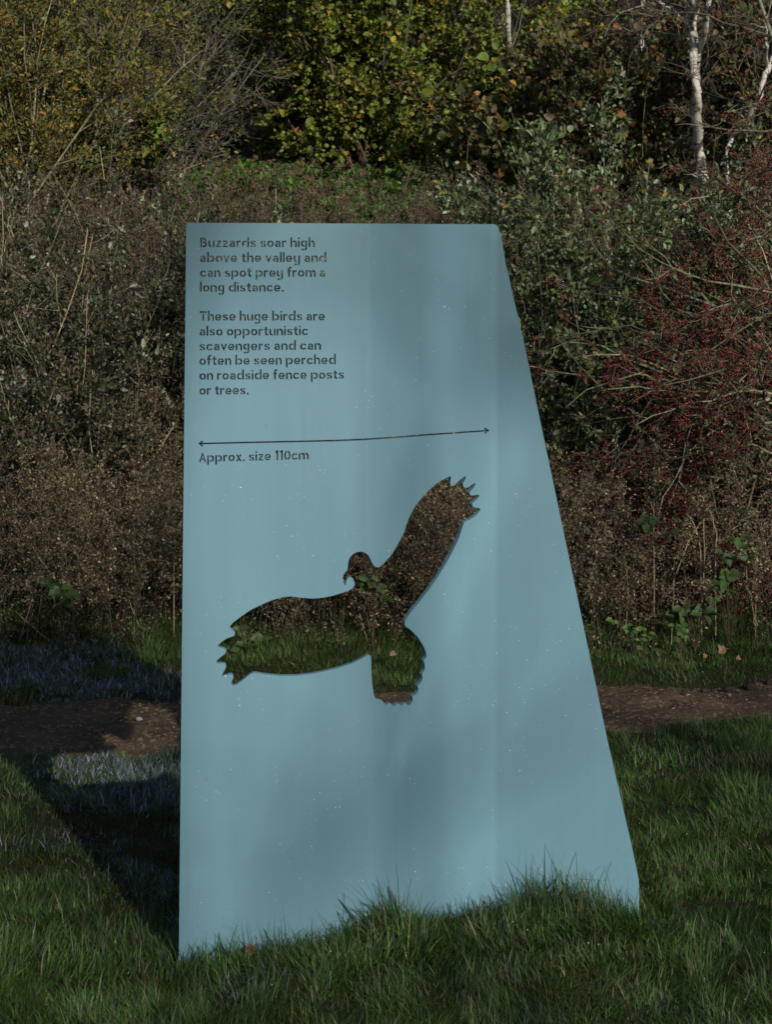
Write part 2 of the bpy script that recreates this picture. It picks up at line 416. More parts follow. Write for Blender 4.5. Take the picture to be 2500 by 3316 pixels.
# a monoline stencil alphabet: strokes as centre lines in pixels of the sign's lettering, split where the stencil bridges are
def _e(cx, cy, rx, ry, a0, a1, n=9):
    return [(cx + rx * math.cos(math.radians(a)), cy + ry * math.sin(math.radians(a))) for a in np.linspace(a0, a1, n)]
_bowl = lambda c, d: [_e(c, 11, 7.3, 8.5, 78 * d, -78 * d), ] if d > 0 else [_e(c, 11, 7.3, 8.5, 102, 258)]
_arch = lambda x0: [[(x0 + 5.2, 17.6)] + _e(x0 + 9, 13, 5.2, 6.5, 100, 0, 6) + [(x0 + 14.2, 0)]]
_cup = [(2.5, 21.5), (2.5, 9)] + _e(8, 8.5, 5.5, 6, 180, 290, 7)
_tail = [[(16.5, 21.5), (16.5, -2)] + _e(10.5, -2, 6, 6, -10, -80, 5), [(8.8, -8.1), (5.5, -7.5), (3, -5)]]
GLYPH = {
 'o': (20, [_e(10, 11, 7.6, 8.5, 84, -84), _e(10, 11, 7.6, 8.5, 96, 264)]),
 '0': (20, [_e(10, 15.5, 7.4, 13, 80, -80, 12), _e(10, 15.5, 7.4, 13, 100, 260, 12)]),
 'c': (19, [_e(10, 11, 7.6, 8.5, 96, 264), _e(10, 11, 7.6, 8.5, 84, 28, 5), _e(10, 11, 7.6, 8.5, -84, -28, 5)]),
 'e': (20, [_e(10, 11, 7.6, 9.0, 96, 264), _e(10, 11, 7.6, 9.0, 84, 6, 6) + [(17.2, 10.3), (6.4, 10.3)], _e(10, 11, 7.6, 9.0, -84, -32, 5)]),
 'a': (18, [[(2.6, 15.4)] + _e(9.0, 13.5, 5.6, 6, 150, 96, 4), _e(9, 13.5, 5.6, 6, 84, 0, 5) + [(14.6, 0)], [(10.6, 11.6), (6.4, 11), (3, 8.6), (2.9, 5), (6, 2.6), (10.6, 3.4)]]),
 'b': (22, [[(2.5, 33), (2.5, 0)], _e(12, 11, 7.3, 8.5, 84, -84), _e(12, 11, 7.3, 8.5, 96, 126, 3), _e(12, 11, 7.3, 8.5, 234, 264, 3)]),
 'p': (22, [[(2.5, 21.5), (2.5, -9.5)], _e(12, 11, 7.3, 8.5, 84, -84), _e(12, 11, 7.3, 8.5, 96, 126, 3), _e(12, 11, 7.3, 8.5, 234, 264, 3)]),
 'd': (22, [[(19.5, 33), (19.5, 0)], _e(10, 11, 7.3, 8.5, 96, 264), _e(10, 11, 7.3, 8.5, 84, 54, 3), _e(10, 11, 7.3, 8.5, -54, -84, 3)]),
 'g': (20, [_e(9, 11.8, 6.4, 7.8, 96, 264), _e(9, 11.8, 6, 7.8, 84, 60, 3), _e(9, 11.8, 6, 7.8, -60, -84, 3)] + _tail),
 'h': (19, [[(2.5, 33), (2.5, 0)]] + _arch(2.5)),
 'n': (19, [[(2.5, 21.5), (2.5, 0)]] + _arch(2.5)),
 'm': (31, [[(2.5, 21.5), (2.5, 0)]] + _arch(2.5) + _arch(15)),
 'r': (13, [[(2.5, 21.5), (2.5, 0)], [(7, 16.2), (9, 18.8), (13, 19.4)]]),
 'u': (19, [_cup, [(16.5, 21.5), (16.5, 0)]]),
 'y': (19, [[(2.5, 21.5), (2.5, 9)] + _e(8, 8.5, 5.5, 6, 180, 280, 7)] + _tail),
 'i': (5, [[(2.5, 21.5), (2.5, 0)], [(2.5, 31), (2.5, 26)]]),
 'l': (5, [[(2.5, 33), (2.5, 0)]]),
 't': (13, [[(6, 28), (6, 7)] + _e(10, 7, 4, 4.5, 195, 265, 4) + [(13, 2.6)], [(0, 19.4), (2.6, 19.4)], [(9.4, 19.4), (13.2, 19.4)]]),
 'f': (13, [[(5.5, 0), (5.5, 25)] + _e(10, 25.5, 4.5, 5, 170, 100, 4) + [(13.5, 30.5)], [(0, 19.4), (2.2, 19.4)], [(8.8, 19.4), (12.6, 19.4)]]),
 's': (17.5, [[(14.8, 15.5), (12.8, 18.6), (10.3, 19.4)], [(7.4, 19.3), (4.2, 18), (3, 15.3), (4.5, 12.6), (9, 11), (13.5, 9.2), (15, 6.3), (13.6, 3.6), (10.5, 2.6)], [(7.4, 2.6), (4.4, 3.3), (2.6, 6.2)]]),
 'v': (18, [[(1.8, 21.5), (9, 2.4), (16.2, 21.5)]]),
 'x': (18, [[(2.5, 21.5), (15.5, 0)], [(15.5, 21.5), (11, 14.6)], [(7, 7), (2.5, 0)]]),
 'z': (17, [[(1, 19.2), (16, 19.2)], [(13.6, 15.4), (3.4, 6.3)], [(1, 2.6), (16, 2.6)]]),
 'B': (21, [[(2.5, 31), (2.5, 0)], [(6.6, 28.5), (11, 28.5), (14.2, 27), (15.5, 23.5), (14.4, 20)], [(6.6, 15.8), (12, 15.8), (16.4, 13.6), (17.6, 9.2), (16, 4.8), (12, 2.5), (6.6, 2.5)]]),
 'T': (22, [[(0, 28.5), (22, 28.5)], [(11, 24.5), (11, 0)]]),
 'A': (22, [[(1.8, 0), (11, 28.5), (20.2, 0)], [(8.4, 9.5), (13.6, 9.5)]]),
 '1': (11, [[(1.2, 25.5), (7.5, 29.5), (7.5, 0)]]),
 '.': (6, [[(3, 5.2), (3, 0)]]),
}
def stroke_poly(pts, w=5.0):
    p = np.array(pts, float)
    if len(p) == 2: pass
    d = norm(np.diff(p, axis=0)); nrm = np.stack([-d[:, 1], d[:, 0]], 1)
    m = np.concatenate([nrm[:1], nrm[:-1] + nrm[1:], nrm[-1:]]); 
    m[1:-1] = m[1:-1] / np.maximum(np.sum(m[1:-1] ** 2, 1, keepdims=True) / 2, .35)
    m = m * w / 2
    return np.concatenate([p + m, (p - m)[::-1]])
def text_polys(body):
    out, x = [], 0.0
    for ch in body:
        if ch == ' ': x += 9.5; continue
        wd, strokes = GLYPH[ch]
        for s_ in strokes:
            q = stroke_poly(s_, 6.0 if ch == '.' else 4.5 if ch in 'aesz' else 5.1); q[:, 0] += x; out.append(q)
        x += wd + 4.0
    return out

def area(p):
    x, y = p[:, 0], p[:, 1]
    return .5 * np.sum(x * np.roll(y, -1) - np.roll(x, -1) * y)
def inside(pt, poly):
    x, y = pt; c = False; n = len(poly)
    for i in range(n):
        x1, y1 = poly[i]; x2, y2 = poly[i - 1]
        if (y1 > y) != (y2 > y) and x < (x2 - x1) * (y - y1) / (y2 - y1) + x1: c = not c
    return c

loops = [outline, bird, arrow]
for body, xa, xb, ya, yb in LINES:
    P = text_polys(body)
    allp = np.concatenate(P); mn, mx_ = allp[:, 0].min(), allp[:, 0].max()
    sx = (xb - xa) / (mx_ - mn)
    for p in P:
        X = xa + (p[:, 0] - mn) * sx
        Y = ya + (yb - ya) * (X - xa) / (xb - xa) - p[:, 1]
        loops.append(list(zip(X, Y)))

from mathutils.geometry import delaunay_2d_cdt
pv, pe = [], []
for lp_ in loops:
    k0 = len(pv); m_ = len(lp_)
    pv += [Vector((a / 100, -b / 100)) for a, b in lp_]
    pe += [(k0 + i, k0 + (i + 1) % m_) for i in range(m_)]
for xcut in list(range(620, 1100, 60)) + list(range(1120, 1270, 10)) + list(range(1290, 1530, 40)) + list(range(1535, 1680, 10)) + list(range(1720, 2060, 60)):
    k0 = len(pv); pv += [Vector((xcut / 100 + .0007, -6.9)), Vector((xcut / 100 + .0007, -32.4))]; pe.append((k0, k0 + 1))
cv, ce, cf, _, _, _ = delaunay_2d_cdt(pv, pe, [], 0, 1e-5)
cv = np.array([v[:] for v in cv]) * np.array([100, -100])
tri = np.array([f for f in cf if len(f) == 3])
cen = cv[tri].mean(1)
def inside_many(P, poly):
    poly = np.array(poly); x1, y1 = poly[:, 0], poly[:, 1]; x2, y2 = np.roll(x1, 1), np.roll(y1, 1)
    res = np.zeros(len(P), bool)
    bb = (P[:, 0] >= x1.min()) & (P[:, 0] <= x1.max()) & (P[:, 1] >= y1.min()) & (P[:, 1] <= y1.max())
    Q = P[bb]
    if len(Q) == 0: return res
    X, Y = Q[:, :1], Q[:, 1:]
    dy = np.where(np.abs(y2 - y1) < 1e-9, 1e-9, y2 - y1)
    cr = ((y1 > Y) != (y2 > Y)) & (X < (x2 - x1) * (Y - y1) / dy + x1)
    res[bb] = cr.sum(1) % 2 == 1
    return res
keep = inside_many(cen, outline)
for lp_ in loops[1:]: keep &= ~inside_many(cen, lp_)
tri = tri[keep]
e1, e2 = cv[tri[:, 1]] - cv[tri[:, 0]], cv[tri[:, 2]] - cv[tri[:, 0]]
tri = tri[np.abs(e1[:, 0] * e2[:, 1] - e1[:, 1] * e2[:, 0]) > 1e-7]
used = np.unique(tri); remap = -np.ones(len(cv), int); remap[used] = np.arange(len(used)); tri = remap[tri]; cv = cv[used]
THICK = 0.022
bm = bmesh.new()
fv = [bm.verts.new(p) for p in on_sheet(cv[:, 0], cv[:, 1], np.zeros(len(cv)))]
bv = [bm.verts.new(p) for p in on_sheet(cv[:, 0], cv[:, 1], np.full(len(cv), THICK))]
cnt = {}
for t in tri:
    t = [int(q) for q in t]
    bm.faces.new([fv[q] for q in t]); bm.faces.new([bv[q] for q in t[::-1]])
    for q in range(3):
        k_ = (t[q], t[(q + 1) % 3]); cnt[tuple(sorted(k_))] = cnt.get(tuple(sorted(k_)), 0) + 1
for (i0, i1), c_ in cnt.items():
    if c_ == 1: bm.faces.new([fv[i0], fv[i1], bv[i1], bv[i0]])
bmesh.ops.recalc_face_normals(bm, faces=bm.faces[:])
me = bpy.data.meshes.new('panel')
sign_base = W(1250, 3080, 6.15)
sign = empty('information_sign', (0, 6.15, 0))
bmesh.ops.translate(bm, verts=bm.verts, vec=(0, -6.15, 0))
bm.to_mesh(me); bm.free()
me.materials.append(M_PAINT)
for poly in me.polygons: poly.use_smooth = True
me.set_sharp_from_angle(angle=math.radians(25))
po = bpy.data.objects.new('panel', me); COL.objects.link(po); po.parent = sign
tag(sign, 'tall pale teal folded metal sign with stencil lettering and a cut-out bird, standing in grass', 'sign')

_b = bmesh.new(); bmesh.ops.create_icosphere(_b, subdivisions=1, radius=1.0)
ICO_V = np.array([v.co[:] for v in _b.verts]); ICO_F = np.array([[v.index for v in f.verts] for f in _b.faces]); _b.free()
def balls(g, P, r, cols, squash=None):
    n = len(P); r = np.broadcast_to(r, (n,)).reshape(n, 1, 1)
    V = P[:, None, :] + ICO_V[None] * r * (1 if squash is None else squash)
    F_ = (np.arange(n)[:, None, None] * len(ICO_V) + ICO_F[None]).reshape(-1, 3)
    g.add(V, [F_], np.repeat(cols, len(ICO_V), 0))

rng = np.random.default_rng(11)
birdA, outA = np.array(bird), np.array(outline)
n = 1700
x = rng.uniform(600, 2060, n); y = rng.uniform(740, 3000, n)
cl = vnoise(x / 160, y / 160, 21)
cand = [(a, b) for a, b, c in zip(x, y, cl) if c > .45 and inside((a, b), outA) and not inside((a, b), birdA) and not (640 < a < 1120 and 760 < b < 1500)]
c = np.array(cand)
g = Geo(); balls(g, on_sheet(c[:, 0], c[:, 1], 0.0), np.exp(rng.normal(math.log(.0009), .4, len(c))), np.full((len(c), 3), .8), np.array([1, .5, 1]))
tag(g.build('dew_drops', M_DEW, sign, True), kind='stuff')

# ------------------------------------------------------------------ grass
def blades(g, rng, x, y, z, length, width, cols, lean=.5, curl=.8, az=None):
    n = len(x)
    a = rng.uniform(0, 2 * np.pi, n) if az is None else az
    h = np.stack([np.cos(a), np.sin(a), 0 * a], 1)
    tilt = np.abs(rng.normal(0, lean, n))[:, None]
    s = np.stack([-np.sin(a), np.cos(a), 0 * a], 1)
    tw = rng.uniform(-1, 1, (n, 1)); s = norm(s + h * tw)
    P = np.stack([x, y, z], 1); L = length[:, None]; wd = width[:, None] / 2
    ang = tilt
    cu_ = rng.uniform(.2, 1, (n, 1)) * curl
    rows = [np.stack([P + s * wd, P - s * wd], 1)]
    for k in range(1, 4):
        d = h * np.sin(ang) + np.array([0, 0, 1.]) * np.cos(ang)
        P = P + d * L / 3; ang = ang + cu_ * .6
        if k < 3: rows.append(np.stack([P + s * wd * (1 - .28 * k), P - s * wd * (1 - .28 * k)], 1))
    V = np.concatenate(rows + [P[:, None]], 1)
    i = np.arange(n)[:, None] * 7
    g.add(V, [np.concatenate([i + np.array([0, 1, 3, 2]), i + np.array([2, 3, 5, 4])]), i + np.array([4, 5, 6])], np.repeat(cols, 7, 0))

def in_shadow(x, y):
    t = (y - 6.2) / -TO_SUN[1]
    X = x + TO_SUN[0] * t; Z = TO_SUN[2] * t
    right = .94 - .52 * Z / 2.55
    return (t > -.02) & (X > -.74) & (X < right) & (Z < 2.6)

GREENS = [(.027, .07, .014), (.046, .102, .018), (.078, .138, .026), (.18, .16, .08)]
def grass_field(name, label, rng, n, yr, hmul, frost=False, halfw=1.15, wmm=3.2, cond=None, p=(3, 4, 2, .25)):
    y = rng.uniform(yr[0], yr[1], n)
    x = rng.uniform(-1, 1, n) * (.235 * halfw * y + .25)
    if frost: x = np.where(rng.random(n) < .7, rng.uniform(-2.8, .75, n), x)
    keep = pathmask(x, y, .06) < rng.uniform(.2, .9, n)
    sd = sheet_D(np.clip(x * F / np.maximum(y, 1) + CX, 505, 2195))
    keep &= ~((np.abs(y - sd - .008) < .03) & (x > -.76) & (x < .96))
    fr = (in_shadow(x + rng.normal(0, .11, n), y + rng.normal(0, .14, n)) & (vnoise(x * 3, y * 3, 31) > .3)) | ((vnoise(x * 2.2 + 9, y * 3.1, 33) > .77) & (rng.random(n) < .35) & (y < 8.8))
    keep &= fr if frost else ~(fr & (rng.random(n) < .6))
    if cond is not None: keep &= cond(x, y)
    x, y = x[keep], y[keep]; n = len(x)
    cl = vnoise(x * 5, y * 5, 12) * .6 + vnoise(x * 14, y * 14, 13) * .4
    bare = vnoise(x * 1.6 + 3, y * 2.2, 14)
    k2 = ((cl > .22) | (np.abs(y - 6.0) < .3)) & ((bare > .2) | (rng.random(n) < .3) | (np.abs(y - 6.0) < .4))
    x, y, cl = x[k2], y[k2], cl[k2]; n = len(x)
    ln = (.028 + .085 * cl ** 1.5) * np.exp(rng.normal(0, .3, n)) * hmul(x, y)
    w = wmm * .001 * (1 + (.55 * np.exp(-((y - 6.05) / .22) ** 2) if not frost else 0)) * np.clip(np.exp(rng.normal(-.08, .38, n)), .4, 2.1) * np.clip(y / 6.5, 1, 3) ** .6
    g = Geo()
    if frost:
        c = pick(rng, n, [(.2, .23, .31), (.34, .39, .5), (.07, .1, .08), (.03, .055, .02)], (3, 1.6, 3, 4), .2)
        blades(g, rng, x, y, surf(x, y) - .005, ln * .85, w * 1.1, c, 1.1, 1.4)
    else:
        c = pick(rng, n, GREENS, p, .22)
        c *= (.8 + .5 * vnoise(x * 2.5, y * 2.5, 15))[:, None]
        th = rng.random(n) < .15                               # matted grey thatch lying between the green blades
        c[th] = pick(rng, int(th.sum()), [(.085, .09, .06), (.13, .12, .08), (.06, .05, .035)], (3, 2, 2), .2)
        a_ = vnoise(x * 2.3 + 4, y * 2.3, 17) * 14 + rng.normal(0, .9, n)
        blades(g, rng, x[~th], y[~th], surf(x, y)[~th] - .005, ln[~th], w[~th], c[~th], .75, 1.15, a_[~th])
        blades(g, rng, x[th], y[th], surf(x, y)[th] + .004, ln[th] * 1.1, w[th], c[th], 1.5, .5, a_[th])
    return tag(g.build(name, M_GRASS), label, 'grass', kind='stuff')

def h_near(x, y):
    t = np.exp(-((y - 6.0 - .12 * np.clip(x + .7, 0, 2)) / .16) ** 2) * (x > -.75) * (x < .95)
    return .75 + 1.2 * t * (.5 + .7 * np.clip((x + .7) / 1.0, 0, 1)) + .35 * vnoise(x * 1.5, y * 1.5, 41)
rng = np.random.default_rng(1)
grass_field('grass', 'green lawn grass around the sign and beside the dirt path', rng, 330000, (5.15, 9.1), h_near)
rng = np.random.default_rng(2)
grass_field('frosted_grass', 'frosted pale blue grass lying in the shadow of the sign', rng, 400000, (5.2, 10.8), lambda x, y: 1.0 + 0 * x, frost=True)
rng = np.random.default_rng(3)
grass_field('verge_grass', 'longer green grass on the verge between path and dead weeds', rng, 150000, (9.3, 11.6), p=(2, 4, 4, .4), hmul=lambda x, y: .7 + .55 * np.clip((y - 10) / .8, 0, 1) * vnoise(x * 2, y * 2, 44), wmm=3.4)

rng = np.random.default_rng(4)
n = 170
y = rng.uniform(5.5, 11, n); x = rng.uniform(-1, 1, n) * .26 * y
k = pathmask(x, y) < .1
g = Geo(); balls(g, np.stack([x, y, surf(x, y) + rng.uniform(.03, .08, n)], 1)[k], rng.uniform(.001, .0019, n)[k], np.full((k.sum(), 3), .8))
tag(g.build('dew_drops', M_DEW, None, True), 'tiny dew drops with painted white glints on the grass blades', 'dew', kind='stuff')

# path gravel
rng = np.random.default_rng(5)
n = 9000
x = rng.uniform(-3.2, 3.2, n); a, b = path_edges(x); y = a + (b - a) * rng.uniform(-.05, 1.05, n)
g = Geo(); r = np.exp(rng.normal(math.log(.0035), .45, n))
balls(g, np.stack([x, y, gz(x, y) - .012], 1), r, pick(rng, n, [(.09, .063, .04), (.15, .11, .072), (.05, .034, .022), (.26, .21, .15)], (4, 3, 3, .5)), np.array([1.2, 1, .6]))
tag(g.build('gravel', M_STONE), 'small brown stones scattered over the dirt path', 'gravel', kind='stuff')

# ------------------------------------------------------------------ dead weeds
BROWN = [(.145, .118, .076), (.215, .178, .118), (.06, .047, .03), (.36, .29, .17)]
def dead_weeds(name, label, rng, x, y, h, bits, bsize, twr=1.0, cols=BROWN, p=(4, 3, 3, 1)):
    n = len(x); base = np.stack([x, y, surf(x, y) - .02], 1)
    g = Geo()
    L = stems(rng, base, np.tile([0, 0, 1.], (n, 1)) + rng.normal(0, .17, (n, 3)), h, 6, .09)
    tubes(g, L, taper(L, rng.uniform(.0022, .004, n) * twr, .0012 * twr), pick(rng, n, [(.09, .07, .05), (.06, .045, .034), (.16, .125, .08)], (3, 4, .6)), 3)
    T = children(rng, L, 9, .25, 1, .26, .55, 5, .12, -.16)
    tubes(g, T, taper(T, np.full(len(T), .0014 * twr), .0008 * twr), pick(rng, len(T), BROWN, p), 3)
    P, d = along(rng, T, bits // 9, .05, 1.05)
    P = P + rng.normal(0, .012, P.shape)
    leaves(g, rng, P, bsize * rng.uniform(.6, 1.7, len(P)), pick(rng, len(P), cols, p, .3), .42, d, -.2, .4, True)
    P, d = along(rng, L, bits // 3, .02, 1.0)
    P = P + rng.normal(0, .028, P.shape)
    leaves(g, rng, P, bsize * rng.uniform(.6, 1.8, len(P)), pick(rng, len(P), cols, p, .3), .4, None, -.4, .4, True)
    return tag(g.build(name, M_DRY), label, 'dead weeds', kind='stuff')

rng = np.random.default_rng(6)
n = 1050
y = 10.55 + 2.3 * rng.random(n) ** 1.2; x = rng.uniform(-1, 1, n) * (.27 * y)
k = vnoise(x * 3.6 + 5, y * 3.0, 52) > .38; x, y = x[k], y[k]; n = len(x)
h = rng.uniform(.65, 1.1, n) * (1 + .25 * vnoise(x * 1.2, y, 51)) + .1 * (y - 11)
dead_weeds('dead_weeds', 'tangled brown dead weeds standing along the far verge', rng, x, y, h, 290, .016)
rng = np.random.default_rng(7)
n = 1600
y = rng.uniform(13.2, 17.8, n); x = rng.uniform(-.27, .2, n) * y
h = rng.uniform(.42, .85, n)
dead_weeds('dead_willowherb', 'grey brown dead willowherb on the slope above the sign', rng, x, y, h, 160, .019, 1.2,
           [(.095, .075, .056), (.14, .112, .085), (.055, .043, .032), (.06, .08, .03)], (4, 3, 3, 1.2))

# single pale stalks that stick out of the weeds: traced in the picture, each with its own distance
STALKS = [((50, 1980, 210, 2120), 10.70, 4, 'pale dry stalk leaning right over the dark shadow, left of the sign'),
          ((0, 1590, 190, 1900), 10.80, 4, 'long arched pale stalk leaning down from the left picture edge'),
          ((420, 1690, 432, 1740), 10.75, 4, 'short straw-coloured stalk standing in brown weeds left of the sign'),
          ((548, 1720, 560, 1790), 10.75, 5, 'thick short cream stalk right beside the left edge of the sign'),
          ((395, 1880, 450, 2010), 10.70, 4, 'broken straight stalk leaning over tufts of grass left of the sign'),
          ((285, 1690, 296, 1730), 10.80, 3, 'tiny cream stalk in the middle of the left weeds'),
          ((2276, 1680, 2262, 1960), 10.70, 5, 'tall upright straw stalk among dead weeds right of the sign'),
          ((2275, 1690, 2185, 1880), 10.75, 4, 'straw stalk crossing behind the tall upright one'),
          ((2220, 1660, 2270, 1785), 10.80, 4, 'thin grey stalk leaning left against the tall upright one'),
          ((2296, 1650, 2318, 1790), 10.80, 5, 'orange-brown curved stalk near the bramble leaves'),
          ((2105, 1620, 2120, 1668), 10.90, 4, 'short cream stalk high in the weeds under the berries'),
          ((2018, 1790, 2027, 1930), 10.70, 3, 'slim golden stalk closest to the sign on its right'),
          ((2095, 1865, 2118, 1960), 10.70, 3, 'bent straw stalk above the green nettles'),
          ((2420, 1840, 2455, 1935), 10.70, 4, 'straw stalk leaning left near the right picture edge'),
          ((2426, 1910, 2445, 1975), 10.65, 4, 'low pair-less straw stalk below the leaning one at the right edge'),
          ((2450, 1695, 2449, 1720), 10.80, 4, 'stubby bright stalk right of the bramble leaves')]
rng = np.random.default_rng(8)
for (x0, y0, x1, y1), D, r, lab in STALKS:
    a, b = W(x0, y0, D + .1), W(x1, y1, D)
    if y1 > 1900: b[2] = min(b[2], .1)
    k = np.linspace(0, 1, 7)[:, None]
    L = b + (a - b) * k; L[:, 0] += .03 * np.sin(k[:, 0] * 3) * rng.uniform(-1, 1); L = L + rng.normal(0, .003, L.shape)
    root = np.array([b[0] + (b[0] - a[0]) * .1, b[1], surf(b[0], b[1]) - .02])
    if b[2] > .15: L = np.concatenate([[root], L], 0)
    g = Geo(); tubes(g, L[None], taper(L[None], np.array([r * .001]), r * .0007), np.array([.34, .27, .16]) * rng.uniform(.7, 1.15), 5)
    tag(g.build('dry_stalk', M_DRY), lab, 'stalk', 'pale dry stalks among the dead weeds')

# ------------------------------------------------------------------ shrubs and trees
def shrub(name, label, cat, rng, x, y, height, spread, n_stem, leaf_n, lsize, lcols, lp, wood, group=None, aspect=.5, twigs=9, sub=5,
          stem_r=.012, lean=(0, 0, 0), grav=0.0, t0=.15, mat=None, lup=.3, z=None, tw_len=.35, sub_len=.18, rnd=.9, twr=1.0, sides=4, wcol=None, lspread=.03):
    z = float(surf(x, y)) if z is None else z
    root = empty(name, (x, y, z))
    tag(root, label, cat, group)
    base = np.array([x, y, z - .05]) + np.stack([rng.normal(0, spread * .12, n_stem), rng.normal(0, spread * .12, n_stem), np.zeros(n_stem)], 1)
    d = np.stack([rng.normal(0, spread / height * .8, n_stem), rng.normal(0, spread / height * .6, n_stem), np.ones(n_stem)], 1) + np.array(lean)
    L = stems(rng, base, d, height * rng.uniform(.7, 1.08, n_stem), 8, .1, grav)
    gb = Geo()
    wc = wcol or [wood, tuple(np.array(wood) * .6), tuple(np.array(wood) * 1.5)]
    tubes(gb, L, taper(L, stem_r * rng.uniform(.6, 1.2, n_stem), stem_r * .25), pick(rng, n_stem, wc, (3, 2, 1)), sides + 1)
    T = children(rng, L, twigs, t0, .98, height * tw_len * .6, .6, 5, .14, grav * .5)
    tubes(gb, T, taper(T, np.full(len(T), stem_r * .3), .0016 * twr), pick(rng, len(T), wc, (3, 2, 1)), sides)
    U = children(rng, T, sub, .2, 1, height * sub_len * .6, .7, 4, .16, grav * .4)
    tubes(gb, U, taper(U, np.full(len(U), .0022 * twr), .0012 * twr), pick(rng, len(U), wc, (3, 2, 1)), 3)
    gb.build('branches', M_BARK, root)
    if leaf_n:
        gl = Geo()
        P, dd = along(rng, U, max(1, int(leaf_n * .7 / len(U))), .1, 1.05)
        P2, d2 = along(rng, T, max(1, int(leaf_n * .3 / len(T))), .2, 1.0)
        P = np.concatenate([P, P2]); dd = np.concatenate([dd, d2])
        P = P + rng.normal(0, lspread, P.shape)
        leaves(gl, rng, P, lsize * np.exp(rng.normal(0, .28, len(P))), pick(rng, len(P), lcols, lp), aspect, dd, lup, .5, rnd=rnd)
        gl.build('foliage', mat or M_LEAF, root)
    return root, L, T, U

XW = lambda px, D: (px - CX) * D / F
# left thicket: grey-leaved sallows mixed with dead leaves
LEFT_COL = [(.035, .05, .018), (.06, .075, .03), (.08, .062, .042), (.22, .23, .18), (.04, .035, .02)]
ll = [(-60, 13.2, 2.9, 'leftmost grey-leaved willow shrub, cut by the picture edge, above the brown weeds'), (130, 12.7, 2.5, 'willow shrub with crossing pale stems left of the sign, second from the picture edge'),
      (290, 13.6, 2.95, 'taller thin willow shrub behind the crossing pale stems left of the sign'), (420, 12.8, 2.35, 'lower willow shrub with reddish dead leaves near the left edge of the sign'),
      (560, 13.4, 2.55, 'willow shrub half hidden behind the top left corner of the sign'), (10, 12.6, 1.9, 'low dark willow shrub standing in weeds at the left picture edge'), (330, 12.4, 1.6, 'short dark green willow shrub just above the weeds left of the sign'), (850, 12.7, 2.45, 'dark dense shrub added right behind the sign so its lettering reads dark')]
DARK_COL = [(.02, .028, .012), (.03, .036, .016), (.04, .032, .022)]  # dark leaves make the cut lettering read dark; the dense shrub is added for it
for k, (px, D, h, lab) in enumerate(ll):
    rng = np.random.default_rng(100 + k)
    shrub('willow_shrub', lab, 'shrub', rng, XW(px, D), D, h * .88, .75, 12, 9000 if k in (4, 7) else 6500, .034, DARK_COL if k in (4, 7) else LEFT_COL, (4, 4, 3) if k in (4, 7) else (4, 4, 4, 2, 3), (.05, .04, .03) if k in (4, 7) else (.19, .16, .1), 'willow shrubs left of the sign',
          twigs=9, sub=5, t0=.1, stem_r=.011)

# right side sallows, fuller grey-green
RIGHT_COL = [(.075, .105, .035), (.14, .175, .085), (.23, .27, .165), (.035, .055, .02), (.22, .16, .02)]
rl = [(1790, 12.9, 3.0, 'dense grey-green willow shrub beside the top right corner of the sign'), (1950, 13.2, 3.1, 'tall grey-green willow shrub between the sign and the white birch'),
      (2120, 13.0, 2.6, 'grey-green willow shrub in front of the white birch foot'), (1850, 12.5, 2.3, 'lower dark green willow shrub left of the red berries'), (2330, 13.6, 2.35, 'grey-green willow shrub behind the red berries')]
for k, (px, D, h, lab) in enumerate(rl):
    rng = np.random.default_rng(200 + k)
    shrub('willow_shrub', lab, 'shrub', rng, XW(px, D), D, h * .95, .65, 13, 9500, .045, RIGHT_COL, (5, 4, 2, 3, .25), (.13, .12, .07), 'willow shrubs right of the sign',
          twigs=9, sub=4, t0=.12, stem_r=.01, aspect=.48)

# saplings on the slope above the sign
for k, (px, D, h, lab) in enumerate([(770, 14.6, 1.9, 'slender pale-stemmed willow sapling above the top left part of the sign'), (880, 15.2, 1.6, 'small willow sapling right of the slender one, above the sign'),
                                     (690, 14.8, 1.3, 'short willow sapling left of the slender one, above the sign'), (1020, 15.0, 1.2, 'lowest willow sapling in front of the green bank')]):
    rng = np.random.default_rng(230 + k)
    shrub('willow_sapling', lab, 'sapling', rng, XW(px, D), D, h, .3, 3, 420, .05, RIGHT_COL, (4, 4, 4, 3, .2), (.25, .22, .16), 'willow saplings on the slope', twigs=8, sub=2, t0=.3, stem_r=.009, tw_len=.28)

